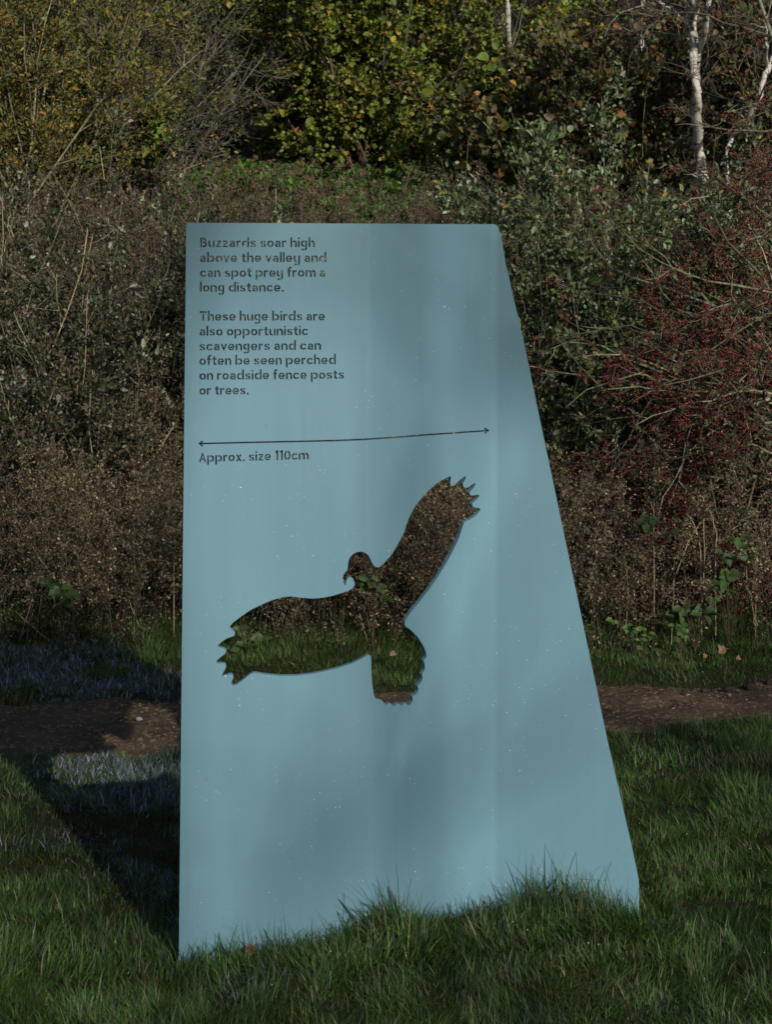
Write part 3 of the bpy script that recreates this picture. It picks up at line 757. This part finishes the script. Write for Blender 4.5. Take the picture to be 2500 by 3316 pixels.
# hawthorns with red berries: crooked near-horizontal boughs on a few short trunks
def hawthorn(label, rng, x, y, zr, nb, reach, cnt_, leaf_n, side):
    z = float(surf(x, y)); root = empty('hawthorn_bush', (x, y, z)); tag(root, label, 'bush', 'berried hawthorns')
    base = np.array([x, y, z - .05]) + rng.normal(0, .12, (5, 3)) * [1, 1, 0]
    Tr = stems(rng, base, np.tile([.05, 0, 1.], (5, 1)) + rng.normal(0, .15, (5, 3)), zr[1] * rng.uniform(.75, 1.05, 5), 9, .12)
    g = Geo(); wc = [(.1, .095, .062), (.045, .038, .028), (.18, .18, .115)]
    tubes(g, Tr, taper(Tr, np.full(5, .035), .012), pick(rng, 5, wc, (1, 3, .3)), 7)
    P, _ = along(rng, Tr, nb // 5, zr[0] / zr[1], .98)
    d = np.stack([side * np.abs(rng.normal(1, .35, len(P))), rng.normal(-.15, .4, len(P)), rng.normal(.12, .28, len(P))], 1)
    ln = reach * rng.uniform(.45, 1.1, len(P)) * (1 - .35 * np.abs((P[:, 2] - z) / zr[1] - .55))
    L = stems(rng, P, d, ln, 9, .22, -.03)
    tubes(g, L, taper(L, rng.uniform(.007, .013, len(L)), .003), pick(rng, len(L), wc, (3, 2, 2)), 5)
    T = children(rng, L, 9, .1, 1, .42, .75, 5, .25, .02)
    tubes(g, T, taper(T, np.full(len(T), .0042), .0018), pick(rng, len(T), wc, (3, 2, 1.5)), 4)
    U = children(rng, T, 4, .15, 1, .16, .9, 4, .2)
    tubes(g, U, taper(U, np.full(len(U), .0022), .0013), pick(rng, len(U), wc, (3, 3, 1)), 3)
    g.build('branches', M_BARK, root)
    P, dd = along(rng, U, max(1, leaf_n // len(U)), .1, 1)
    g = Geo(); k = rng.random(len(P)) < leaf_n / len(P); P = P[k] + rng.normal(0, .015, (k.sum(), 3))
    leaves(g, rng, P, .026 * np.exp(rng.normal(0, .3, len(P))), pick(rng, len(P), [(.04, .06, .02), (.12, .12, .05), (.1, .055, .03)], (4, 3, 1)), .85, dd[k], 0, .4)
    g.build('foliage', M_LEAF, root)
    P, d = along(rng, U, 1, .3, 1.05)
    dens = vnoise(P[:, 0] * 3.1 + 20, P[:, 2] * 3.1, 71)
    P = P[rng.random(len(P)) < np.clip((dens - .22) * 2.2, .04, 1) * cnt_]
    P = np.repeat(P, 9, 0); P = P + rng.normal(0, .019, P.shape)
    g = Geo(); balls(g, P, rng.uniform(.0048, .0072, len(P)), pick(rng, len(P), [(.12, .009, .011), (.065, .006, .008), (.2, .013, .014)], (4, 2, 1.5), .2))
    tag(g.build('berries', M_BERRY, root, True), kind='stuff')
rng = np.random.default_rng(300)
hawthorn('hawthorn bush full of dark red berries reaching left towards the sign', rng, XW(2570, 11.9), 11.9, (.35, 2.2), 130, 1.8, 1.0, 6500, -1)
rng = np.random.default_rng(301)
hawthorn('hawthorn bush with red berries rising along the right picture edge', rng, XW(2760, 12.7), 12.7, (.6, 4.1), 80, 1.1, .55, 4500, -1)

# yellowing willow tree at upper left
YCOL = [(.055, .075, .016), (.105, .105, .018), (.19, .145, .02), (.2, .11, .02), (.12, .125, .06)]
for k, (px, D, h, lab, pr) in enumerate([(60, 18.0, 3.6, 'yellow-leaved willow at the upper left picture edge', (3, 4, 2.5, 1.2, 1)), (260, 19.5, 3.8, 'greener willow right of the yellow one, upper left', (5, 4, 1, .4, 1)),
                                         (-120, 19.5, 4.4, 'olive willow reaching the top left corner', (4, 4, 1.5, .7, 2)), (400, 23, 4.6, 'olive green tree behind the bare grey branches at the top', (4, 4, .6, .2, 1))]):
    rng = np.random.default_rng(320 + k)
    shrub('yellowing_willow', lab, 'tree', rng, XW(px, D), D, h, 1.5, 16, 17000, .05, YCOL, pr, (.12, .11, .075), 'yellowing willows on the left slope', twigs=12, sub=6, t0=.05, stem_r=.02, aspect=.38, tw_len=.4, twr=1.5)

# bare grey-brown scrub
for k, (px, D, h, sp, lab) in enumerate([(540, 22, 3.2, 1.0, 'bare grey-brown tangled scrub between the yellow willow and the round green hazel'), (610, 26, 5.0, 1.3, 'bare twiggy scrub arching down at the top, left of the hazel'),
                                         (430, 19.5, 1.6, .9, 'low brown bare scrub under the yellow willow')]):
    rng = np.random.default_rng(340 + k)
    shrub('bare_scrub', lab, 'shrub', rng, XW(px, D), D, h, sp, 22, 900 if k < 2 else 300, .05, YCOL, (4, 4, 1, .3, 1), (.1, .09, .075), 'bare scrub', twigs=16, sub=9, t0=.1, stem_r=.018, grav=-.06, twr=2.2, tw_len=.5, sub_len=.25)

# lime green sprig
rng = np.random.default_rng(350)
shrub('lime_leaved_sapling', 'bright lime-leaved sprig against the dark scrub, left of the hazel', 'sapling', rng, XW(545, 19.2), 19.2, 1.55, .3, 4, 520, .075, [(.1, .17, .02), (.16, .22, .03), (.06, .11, .015)], (4, 2, 2),
      (.1, .08, .05), twigs=6, sub=3, t0=.45, stem_r=.01, aspect=.7, tw_len=.3, sub_len=.12)

# the hazel
rng = np.random.default_rng(360)
HZ = [(.1, .135, .018), (.15, .175, .022), (.05, .075, .012), (.26, .2, .025), (.19, .11, .025)]
shrub('hazel_bush', 'large round green hazel with yellowing leaves behind the top of the sign', 'tree', rng, XW(1180, 23.5), 23.5, 4.7, 2.5, 46, 62000, .062, HZ, (5, 6, 3, 1, .5), (.07, .055, .04),
      twigs=12, sub=6, t0=.03, stem_r=.025, aspect=.78, tw_len=.36, twr=1.8, lup=-.1)
rng = np.random.default_rng(361)
shrub('hazel_bush', 'dark-leaved hazel right of the large round one, under the thin birch', 'tree', rng, XW(1660, 21.6), 21.6, 1.75, 1.0, 14, 4500, .1, HZ, (5, 2, 6, .3, .3), (.07, .055, .04),  # leaf mix weighted to the darker greens
      twigs=10, sub=5, t0=.03, stem_r=.02, aspect=.78, tw_len=.36, twr=1.8, lup=-.1)

# autumn undergrowth right
AUT = [(.06, .075, .02), (.12, .1, .025), (.2, .1, .025), (.035, .045, .015), (.09, .06, .035)]
for k, (px, D, h, lab) in enumerate([(1760, 20, 2.0, 'orange and green autumn shrub right of the hazel'), (1930, 21, 2.6, 'autumn shrub with orange leaves between the two white birches'), (2080, 20, 2.3, 'autumn shrub left of the large white birch'),
                                     (2400, 19.5, 2.6, 'green autumn shrub right of the large white birch'), (2560, 18.5, 3.4, 'autumn shrub in the upper right corner')]):
    rng = np.random.default_rng(370 + k)
    shrub('autumn_shrub', lab, 'shrub', rng, XW(px, D), D, h, 1.1, 14, 3600, .075, AUT, (4, 3, 1.3, 4, 3), (.11, .09, .06), 'autumn shrubs on the right slope', twigs=10, sub=5, t0=.1, stem_r=.012, aspect=.7, twr=1.5)

# birches
def birch(label, D, lines, rng, twigs=5, seed_z=None):
    p0 = W(*lines[0][0][0], D)
    root = empty('birch_tree', tuple(p0)); tag(root, label, 'tree', 'white birches on the slope')
    for j, (pts, w0, w1) in enumerate(lines):
        P = np.array([W(a, b, D + .02 * j + .3 * math.sin(1.7 * i)) for i, (a, b) in enumerate(pts)])
        if j == 0:
            P = np.concatenate([[P[0] + np.array([.05, 0, -.7])], P])
        t = np.linspace(0, 1, len(P)); tt = np.linspace(0, 1, 22)
        L = np.stack([np.interp(tt, t, P[:, c]) for c in range(3)], 1) + rng.normal(0, .006, (22, 3))
        g = Geo(); sc = D / F / 2
        tubes(g, L[None], np.linspace(w0 * sc, w1 * sc, 22)[None], np.array([.4, .4, .35]), 10)
        g.build('trunk' if j == 0 else 'limb', M_BIRCH, root, True)
        if twigs:
            T = children(rng, L[None], twigs * 3, .35, 1, 1.6, .8, 6, .16, -.04)
            for q in range(len(T)):
                gt = Geo(); Tq = T[q:q + 1]
                tubes(gt, Tq, taper(Tq, np.full(1, .011), .003), pick(rng, 1, [(.16, .14, .12), (.08, .065, .055)], (1, 1)), 4)
                U = children(rng, Tq, 7, .2, 1, .6, .6, 4, .15, -.06)
                tubes(gt, U, taper(U, np.full(len(U), .004), .002), pick(rng, len(U), [(.1, .08, .07), (.06, .05, .04)], (1, 1)), 3)
                gt.build('twig', M_BARK, root)
rng = np.random.default_rng(380)
birch('large forked white birch in the upper right', 17.5, [([(2285, 610), (2266, 500), (2258, 380), (2257, 280), (2248, 170), (2243, 80), (2236, -60), (2230, -500)], 40, 22), ([(2252, 235), (2262, 180), (2282, 110), (2292, 30), (2304, -60), (2330, -500)], 24, 14),
       ([(2246, 90), (2258, 40), (2272, -40), (2290, -200)], 13, 8), ([(2245, 100), (2200, 50), (2150, 15), (2100, -30)], 10, 5)], rng, 3)
rng = np.random.default_rng(381)
birch('thin crooked birch leaning right towards the picture edge', 17.0, [([(2352, 505), (2372, 440), (2420, 392), (2462, 310), (2480, 240), (2500, 200), (2530, 60)], 14, 20), ([(2466, 300), (2485, 240), (2483, 150), (2478, 60)], 14, 9)], rng, 2)
rng = np.random.default_rng(382)
birch('slim white birch trunk beside the hazel at the top', 22.4, [([(1652, 330), (1648, 220), (1647, 120), (1643, 20), (1640, -120), (1636, -600)], 24, 16)], rng, 4)
rng = np.random.default_rng(383)
birch('faint grey birch trunk between the slim and the large one', 24, [([(2085, 260), (2080, 120), (2084, 0), (2086, -500)], 17, 13)], rng, 3)
rng = np.random.default_rng(384)
for k, (px, D, h, lab) in enumerate([(1850, 27, 6.0, 'dark bare tree with fine brown twigs between the slim and faint birches'), (1500, 31, 8.0, 'dark bare tree behind the hazel at the top'), (2150, 25, 5.0, 'bare twiggy tree behind the large birch')]):
    rng = np.random.default_rng(385 + k)
    shrub('bare_tree', lab, 'tree', rng, XW(px, D), D, h, 1.8, 12, 700, .06, AUT, (2, 3, 2, 2, 3), (.06, .047, .04), 'bare trees on the slope', twigs=18, sub=10, t0=.1, stem_r=.035, grav=-.03, twr=2.4, tw_len=.45, sub_len=.22)

# far wood on the hill
rng = np.random.default_rng(400)
g = Geo()
n = 150
x = rng.uniform(-11, 12, n); y = rng.uniform(28, 46, n)
b = np.stack([x, y, gz(x, y) - .1], 1)
L = stems(rng, b, np.tile([0, 0, 1.], (n, 1)) + rng.normal(0, .12, (n, 3)), rng.uniform(3, 8, n), 7, .1)
tubes(g, L, taper(L, rng.uniform(.03, .09, n), .02), pick(rng, n, [(.06, .05, .04), (.1, .095, .08)], (3, 1)), 5)
T = children(rng, L, 12, .1, 1, 2.2, .7, 5, .15)
tubes(g, T, taper(T, np.full(len(T), .02), .006), pick(rng, len(T), [(.055, .045, .04), (.09, .08, .07)], (3, 1)), 3)
U = children(rng, T, 6, .2, 1, .9, .7, 4, .15)
tubes(g, U, taper(U, np.full(len(U), .008), .004), pick(rng, len(U), [(.05, .042, .035), (.09, .08, .07)], (3, 1)), 3)
P, d = along(rng, U, 4, .2, 1)
P = P + rng.normal(0, .08, P.shape)
leaves(g, rng, P, .09 * np.exp(rng.normal(0, .3, len(P))), pick(rng, len(P), [(.03, .045, .012), (.06, .055, .016), (.07, .04, .025)], (3, 2, 2)), .7, d, 0, .5, True)
tag(g.build('woodland', M_DRY), 'dark brown and green wood covering the hill at the back', 'wood', kind='stuff')

# low green plants on the bank
rng = np.random.default_rng(410)
n = 26000
y = rng.uniform(17.2, 27, n); x = rng.uniform(-.13, .1, n) * y
k = (vnoise(x * 1.2, y * 1.2, 61) > .5)
x, y = x[k], y[k]
g = Geo()
leaves(g, rng, np.stack([x, y, surf(x, y) + rng.random(len(x)) * .14], 1), .07 * np.exp(rng.normal(0, .3, len(x))), pick(rng, len(x), [(.05, .12, .014), (.08, .15, .02), (.03, .07, .012), (.1, .06, .03)], (4, 2, 3, .6)), .6, None, .4, .5)
tag(g.build('ground_cover', M_LEAF), 'bright green low plants on the bank above the sign', 'ground cover', kind='stuff')
# leaf litter and bracken mats on the rest of the slope
n = 26000
y = rng.uniform(12.2, 30, n); x = rng.uniform(-.34, .34, n) * y
leaves(g := Geo(), rng, np.stack([x, y, surf(x, y) + rng.random(n) ** 2 * .25], 1), .07 * np.exp(rng.normal(0, .3, n)), pick(rng, n, [(.06, .04, .025), (.09, .06, .035), (.035, .045, .015)], (4, 2, 2)), .6, None, .2, .4, True)
tag(g.build('leaf_litter', M_DRY), 'brown leaf litter and dead bracken on the wooded slope', 'leaf litter', kind='stuff')

# ------------------------------------------------------------------ brambles, nettles, fallen leaves, stones
def leafy_plant(name, label, cat, spots, D, size, cols, group, stem=True):
    P = np.array([W(a, b, D + random.uniform(-.08, .08)) for a, b in spots])
    root = empty(name, (P[:, 0].mean(), D, float(surf(P[:, 0].mean(), D)))); tag(root, label, cat, group)
    rngl = np.random.default_rng(int(spots[0][0]))
    base = np.array(root.location); base[2] -= .02
    t = np.linspace(0, 1, 6)[None, :, None]
    L = base + (P[:, None] - base) * t; L[..., 2] += .06 * np.sin(t[..., 0] * 3.1)
    g = Geo(); tubes(g, L, taper(L, np.full(len(P), .0028), .0016), np.array([.07, .05, .03]), 4); g.build('stem', M_BARK, root)
    g = Geo()
    Q = np.repeat(P, 3, 0) + rngl.normal(0, .006, (len(P) * 3, 3))
    a = np.tile([-1.1, 0, 1.1], len(P)) + rngl.normal(0, .25, len(P) * 3)
    dd = np.stack([np.sin(a), -.3 + 0 * a, -np.cos(a) * .6 + .25], 1)
    leaves(g, rngl, Q, size * np.exp(rngl.normal(0, .18, len(Q))), pick(rngl, len(Q), cols, np.ones(len(cols)), .15), .72, dd * 2.2, 0, 1.4, rnd=.2)
    g.build('foliage', M_LEAF, root)
random.seed(3)
BR = [(.03, .065, .018), (.045, .085, .02)]
leafy_plant('bramble', 'bramble with dark green leaves climbing the dead weeds near the right edge', 'bramble', [(2345, 1790), (2360, 1850), (2330, 1885), (2390, 1740), (2420, 1755), (2425, 1800), (2310, 1890), (2355, 1910), (2350, 1870)], 10.63, .075, BR, 'brambles')
leafy_plant('bramble', 'low bramble with dark leaves just above the verge grass right of the sign', 'bramble', [(2210, 1970), (2240, 1975), (2190, 1985), (2290, 1965), (2310, 1940), (2275, 1990)], 10.53, .07, BR, 'brambles')
leafy_plant('bramble', 'bramble seen through the left wing of the cut-out bird', 'bramble', [(780, 2090), (810, 2100), (770, 2035), (850, 2060), (800, 2060)], 10.35, .06, BR, 'brambles')
leafy_plant('bramble', 'bramble sprig seen through the neck of the cut-out bird', 'bramble', [(1185, 1890), (1215, 1910), (1225, 1935), (1195, 1870)], 10.48, .075, BR + [(.09, .12, .05)], 'brambles')
leafy_plant('bramble', 'bramble leaf among the dead weeds left of the sign', 'bramble', [(195, 1905), (215, 1930), (205, 1955), (160, 1890)], 10.53, .08, BR, 'brambles')
leafy_plant('bramble', 'small bramble sprig high in the weeds under the berries', 'bramble', [(2095, 1690), (2085, 1710), (2165, 1725), (2105, 1680)], 10.68, .065, BR, 'brambles')
NT = [(.045, .1, .018), (.065, .13, .025)]
leafy_plant('nettle', 'fresh green nettle on the verge closest to the sign', 'nettle', [(2050, 2045), (2080, 2035), (2075, 2070), (2100, 2055), (2060, 2075), (2035, 2030), (1985, 2010)], 10.43, .04, NT, 'nettles')
leafy_plant('nettle', 'fresh green nettle on the verge right of the nearer one', 'nettle', [(2190, 2030), (2210, 2015), (2205, 2050), (2230, 2035), (2185, 2055), (2215, 2060)], 10.43, .04, NT, 'nettles')
leafy_plant('nettle', 'tiny yellow-green seedling in the verge grass under the nettles', 'nettle', [(2055, 2095), (2045, 2090), (2140, 2085)], 10.55, .045, [(.14, .19, .03)], 'nettles')

def on_ground(px, py):
    D = 9.0
    for _ in range(12):
        p = W(px, py, D); zz = float(surf(p[0], D)) + .03
        D = (HC - zz) * F / (py - YH)
    return W(px, py, D)
def fallen_leaf(px, py, size, col, label):
    p = on_ground(px, py); p[2] += .045
    rngl = np.random.default_rng(int(px))
    n = 22; a = np.linspace(0, 2 * np.pi, n, endpoint=False)
    r = size * .5 * (.62 + .38 * np.abs(np.cos(2.5 * a))) * rngl.uniform(.85, 1.1, n)
    z = .25 * r * np.sin(a * 2 + rngl.uniform(0, 6)) + r * .35
    R = np.stack([r * np.cos(a), r * np.sin(a) * .6, z + r * np.sin(a) * .75], 1)
    V = np.concatenate([[[0, 0, 0]], R]); 
    f = np.stack([np.zeros(n, int), np.arange(n) + 1, np.roll(np.arange(n), -1) + 1], 1)
    stalk = np.array([[r[0], .0, z[0]], [r[0] * 1.5, .01, z[0] * .6]])
    g = Geo(); g.add(V + p, [f], np.array(col)); 
    tubes(g, (np.linspace(stalk[0], stalk[1], 4) + p)[None], np.full((1, 4), .001), np.array(col) * .6, 4)
    tag(g.build('fallen_leaf', M_LEAF), label, 'leaf', 'fallen autumn leaves')
fallen_leaf(2342, 2132, .065, (.25, .15, .085), 'largest tan fallen leaf on the verge grass right of the sign')
fallen_leaf(2286, 2151, .032, (.25, .12, .055), 'small orange fallen leaf left of the largest one on the verge')
fallen_leaf(2393, 2160, .034, (.26, .13, .07), 'small orange fallen leaf right of the largest one on the verge')
fallen_leaf(1272, 2146, .045, (.28, .17, .1), 'pinkish tan fallen leaf seen through the tail of the cut-out bird')
fallen_leaf(808, 3120, .042, (.12, .05, .02), 'rusty fallen leaf in the grass at the left foot of the sign')
fallen_leaf(864, 3080, .03, (.14, .085, .05), 'dull brown fallen leaf in the grass touching the foot of the sign')
fallen_leaf(1992, 2316, .05, (.09, .045, .02), 'dark brown fallen leaf on the path beside the right edge of the sign')

def lump(name, px, py, r, col, label, cat, group, rough=.35, sq=.75):
    p = on_ground(px, py)
    rngl = np.random.default_rng(int(px + py))
    b = bmesh.new(); bmesh.ops.create_icosphere(b, subdivisions=3, radius=1.0)
    ph = rngl.uniform(0, 6, 6)
    for v in b.verts:
        c_ = v.co
        s_ = 1 + rough * .5 * (math.sin(3 * c_.x + ph[0]) * math.sin(2.6 * c_.y + ph[1]) + .6 * math.sin(5.3 * c_.z + ph[2]) * math.sin(6 * c_.x + ph[3]) + .3 * math.sin(11 * c_.y + ph[4]))
        v.co = Vector((c_.x * 1.15, c_.y, c_.z * sq)) * s_ * r
    V = np.array([v.co[:] for v in b.verts]); Fc = np.array([[v.index for v in f.verts] for f in b.faces]); b.free()
    a, bb = path_edges(np.array(p[0]))
    zz = float(gz(p[0], p[1])) - .012 + r * .45
    g = Geo(); g.add(V + np.array([p[0], p[1], zz]), [Fc], np.array(col))
    tag(g.build(name, M_STONE, None, True), label, cat, group)
lump('pebble', 449, 2338, .016, (.3, .28, .3), 'pale round pebble on the shaded path left of the sign', 'stone', None, .2)
SC = (.03, .023, .018)
for px, py, r, lab in [(2285, 2248, .022, 'dark soil clod on the path, left one of the three larger ones'), (2358, 2238, .024, 'dark soil clod on the path, middle of the three larger ones'), (2425, 2230, .026, 'dark soil clod at the far path edge, right one of the three larger ones'),
                       (2215, 2255, .011, 'small dark soil clod on the path nearest the sign'), (2311, 2244, .011, 'tiny dark soil clod between the left and middle larger ones'), (2493, 2218, .024, 'dark soil clod cut by the right picture edge')]:
    lump('soil_clod', px, py, r, SC, lab, 'soil', 'dark soil clods on the path', .5)

# ------------------------------------------------------------------ bare trees behind the viewer: they throw the soft shade on the sign
def back_tree(label, rng, x, y, h, r0, nb):
    z = float(gz(x, y)); root = empty('bare_tree', (x, y, z)); tag(root, label, 'tree', 'bare trees behind the viewer')
    L = stems(rng, np.array([[x, y, z - .1]]), np.array([[0, 0, 1.]]), np.array([h]), 12, .02)
    g = Geo(); tubes(g, L, taper(L, np.array([r0]), r0 * .35), np.array([.1, .08, .06]), 9); g.build('trunk', M_BARK, root, True)
    T = children(rng, L, nb, .3, 1, h * .3, .6, 7, .12, .05)
    g = Geo(); tubes(g, T, taper(T, np.full(len(T), r0 * .3), .012), np.array([.09, .075, .055]), 5)
    U = children(rng, T, 6, .2, 1, h * .12, .6, 5, .14, .03)
    tubes(g, U, taper(U, np.full(len(U), .02), .006), np.array([.08, .065, .05]), 4)
    V = children(rng, U, 5, .2, 1, h * .05, .6, 4, .14)
    tubes(g, V, taper(V, np.full(len(V), .007), .004), np.array([.08, .065, .05]), 3)
    g.build('crown', M_BARK, root)
sd = np.array([math.sin(SUN_AZ), math.cos(SUN_AZ)])
for k, (off, s, h, r0, nb) in enumerate([(.22, 34, 24, .085, 5), (-.9, 40, 24, .12, 16), (3.3, 36, 21, .15, 26)]):
    q = np.array([off, 6.2]) + sd * s
    back_tree(['slim bare tree behind the viewer in line with the sign', 'bare tree behind the viewer left of the slim one', 'bare tree behind the viewer right of the slim one'][k], np.random.default_rng(500 + k), q[0], q[1], h, r0, nb)

# unseen leafy trees added behind the viewer, sized so their tops shade the foreground grass
for k, (off, st, h, lab) in enumerate([(-1.6, 14.5, 5.5, 'added leafy shade tree behind the viewer, leftmost of three'), (.5, 14, 5.45, 'added leafy shade tree behind the viewer, middle of three'), (2.4, 15, 5.6, 'added leafy shade tree behind the viewer, rightmost of three')]):
    q = np.array([off, 5.6]) + sd * st
    shrub('shade_tree', lab, 'tree', np.random.default_rng(520 + k), q[0], q[1], h, 1.5, 9, 3600, .09, HZ, (5, 4, 3, 1, .5), (.08, .065, .05), 'added shade trees behind the viewer', twigs=10, sub=4, t0=.15, stem_r=.03, aspect=.75)
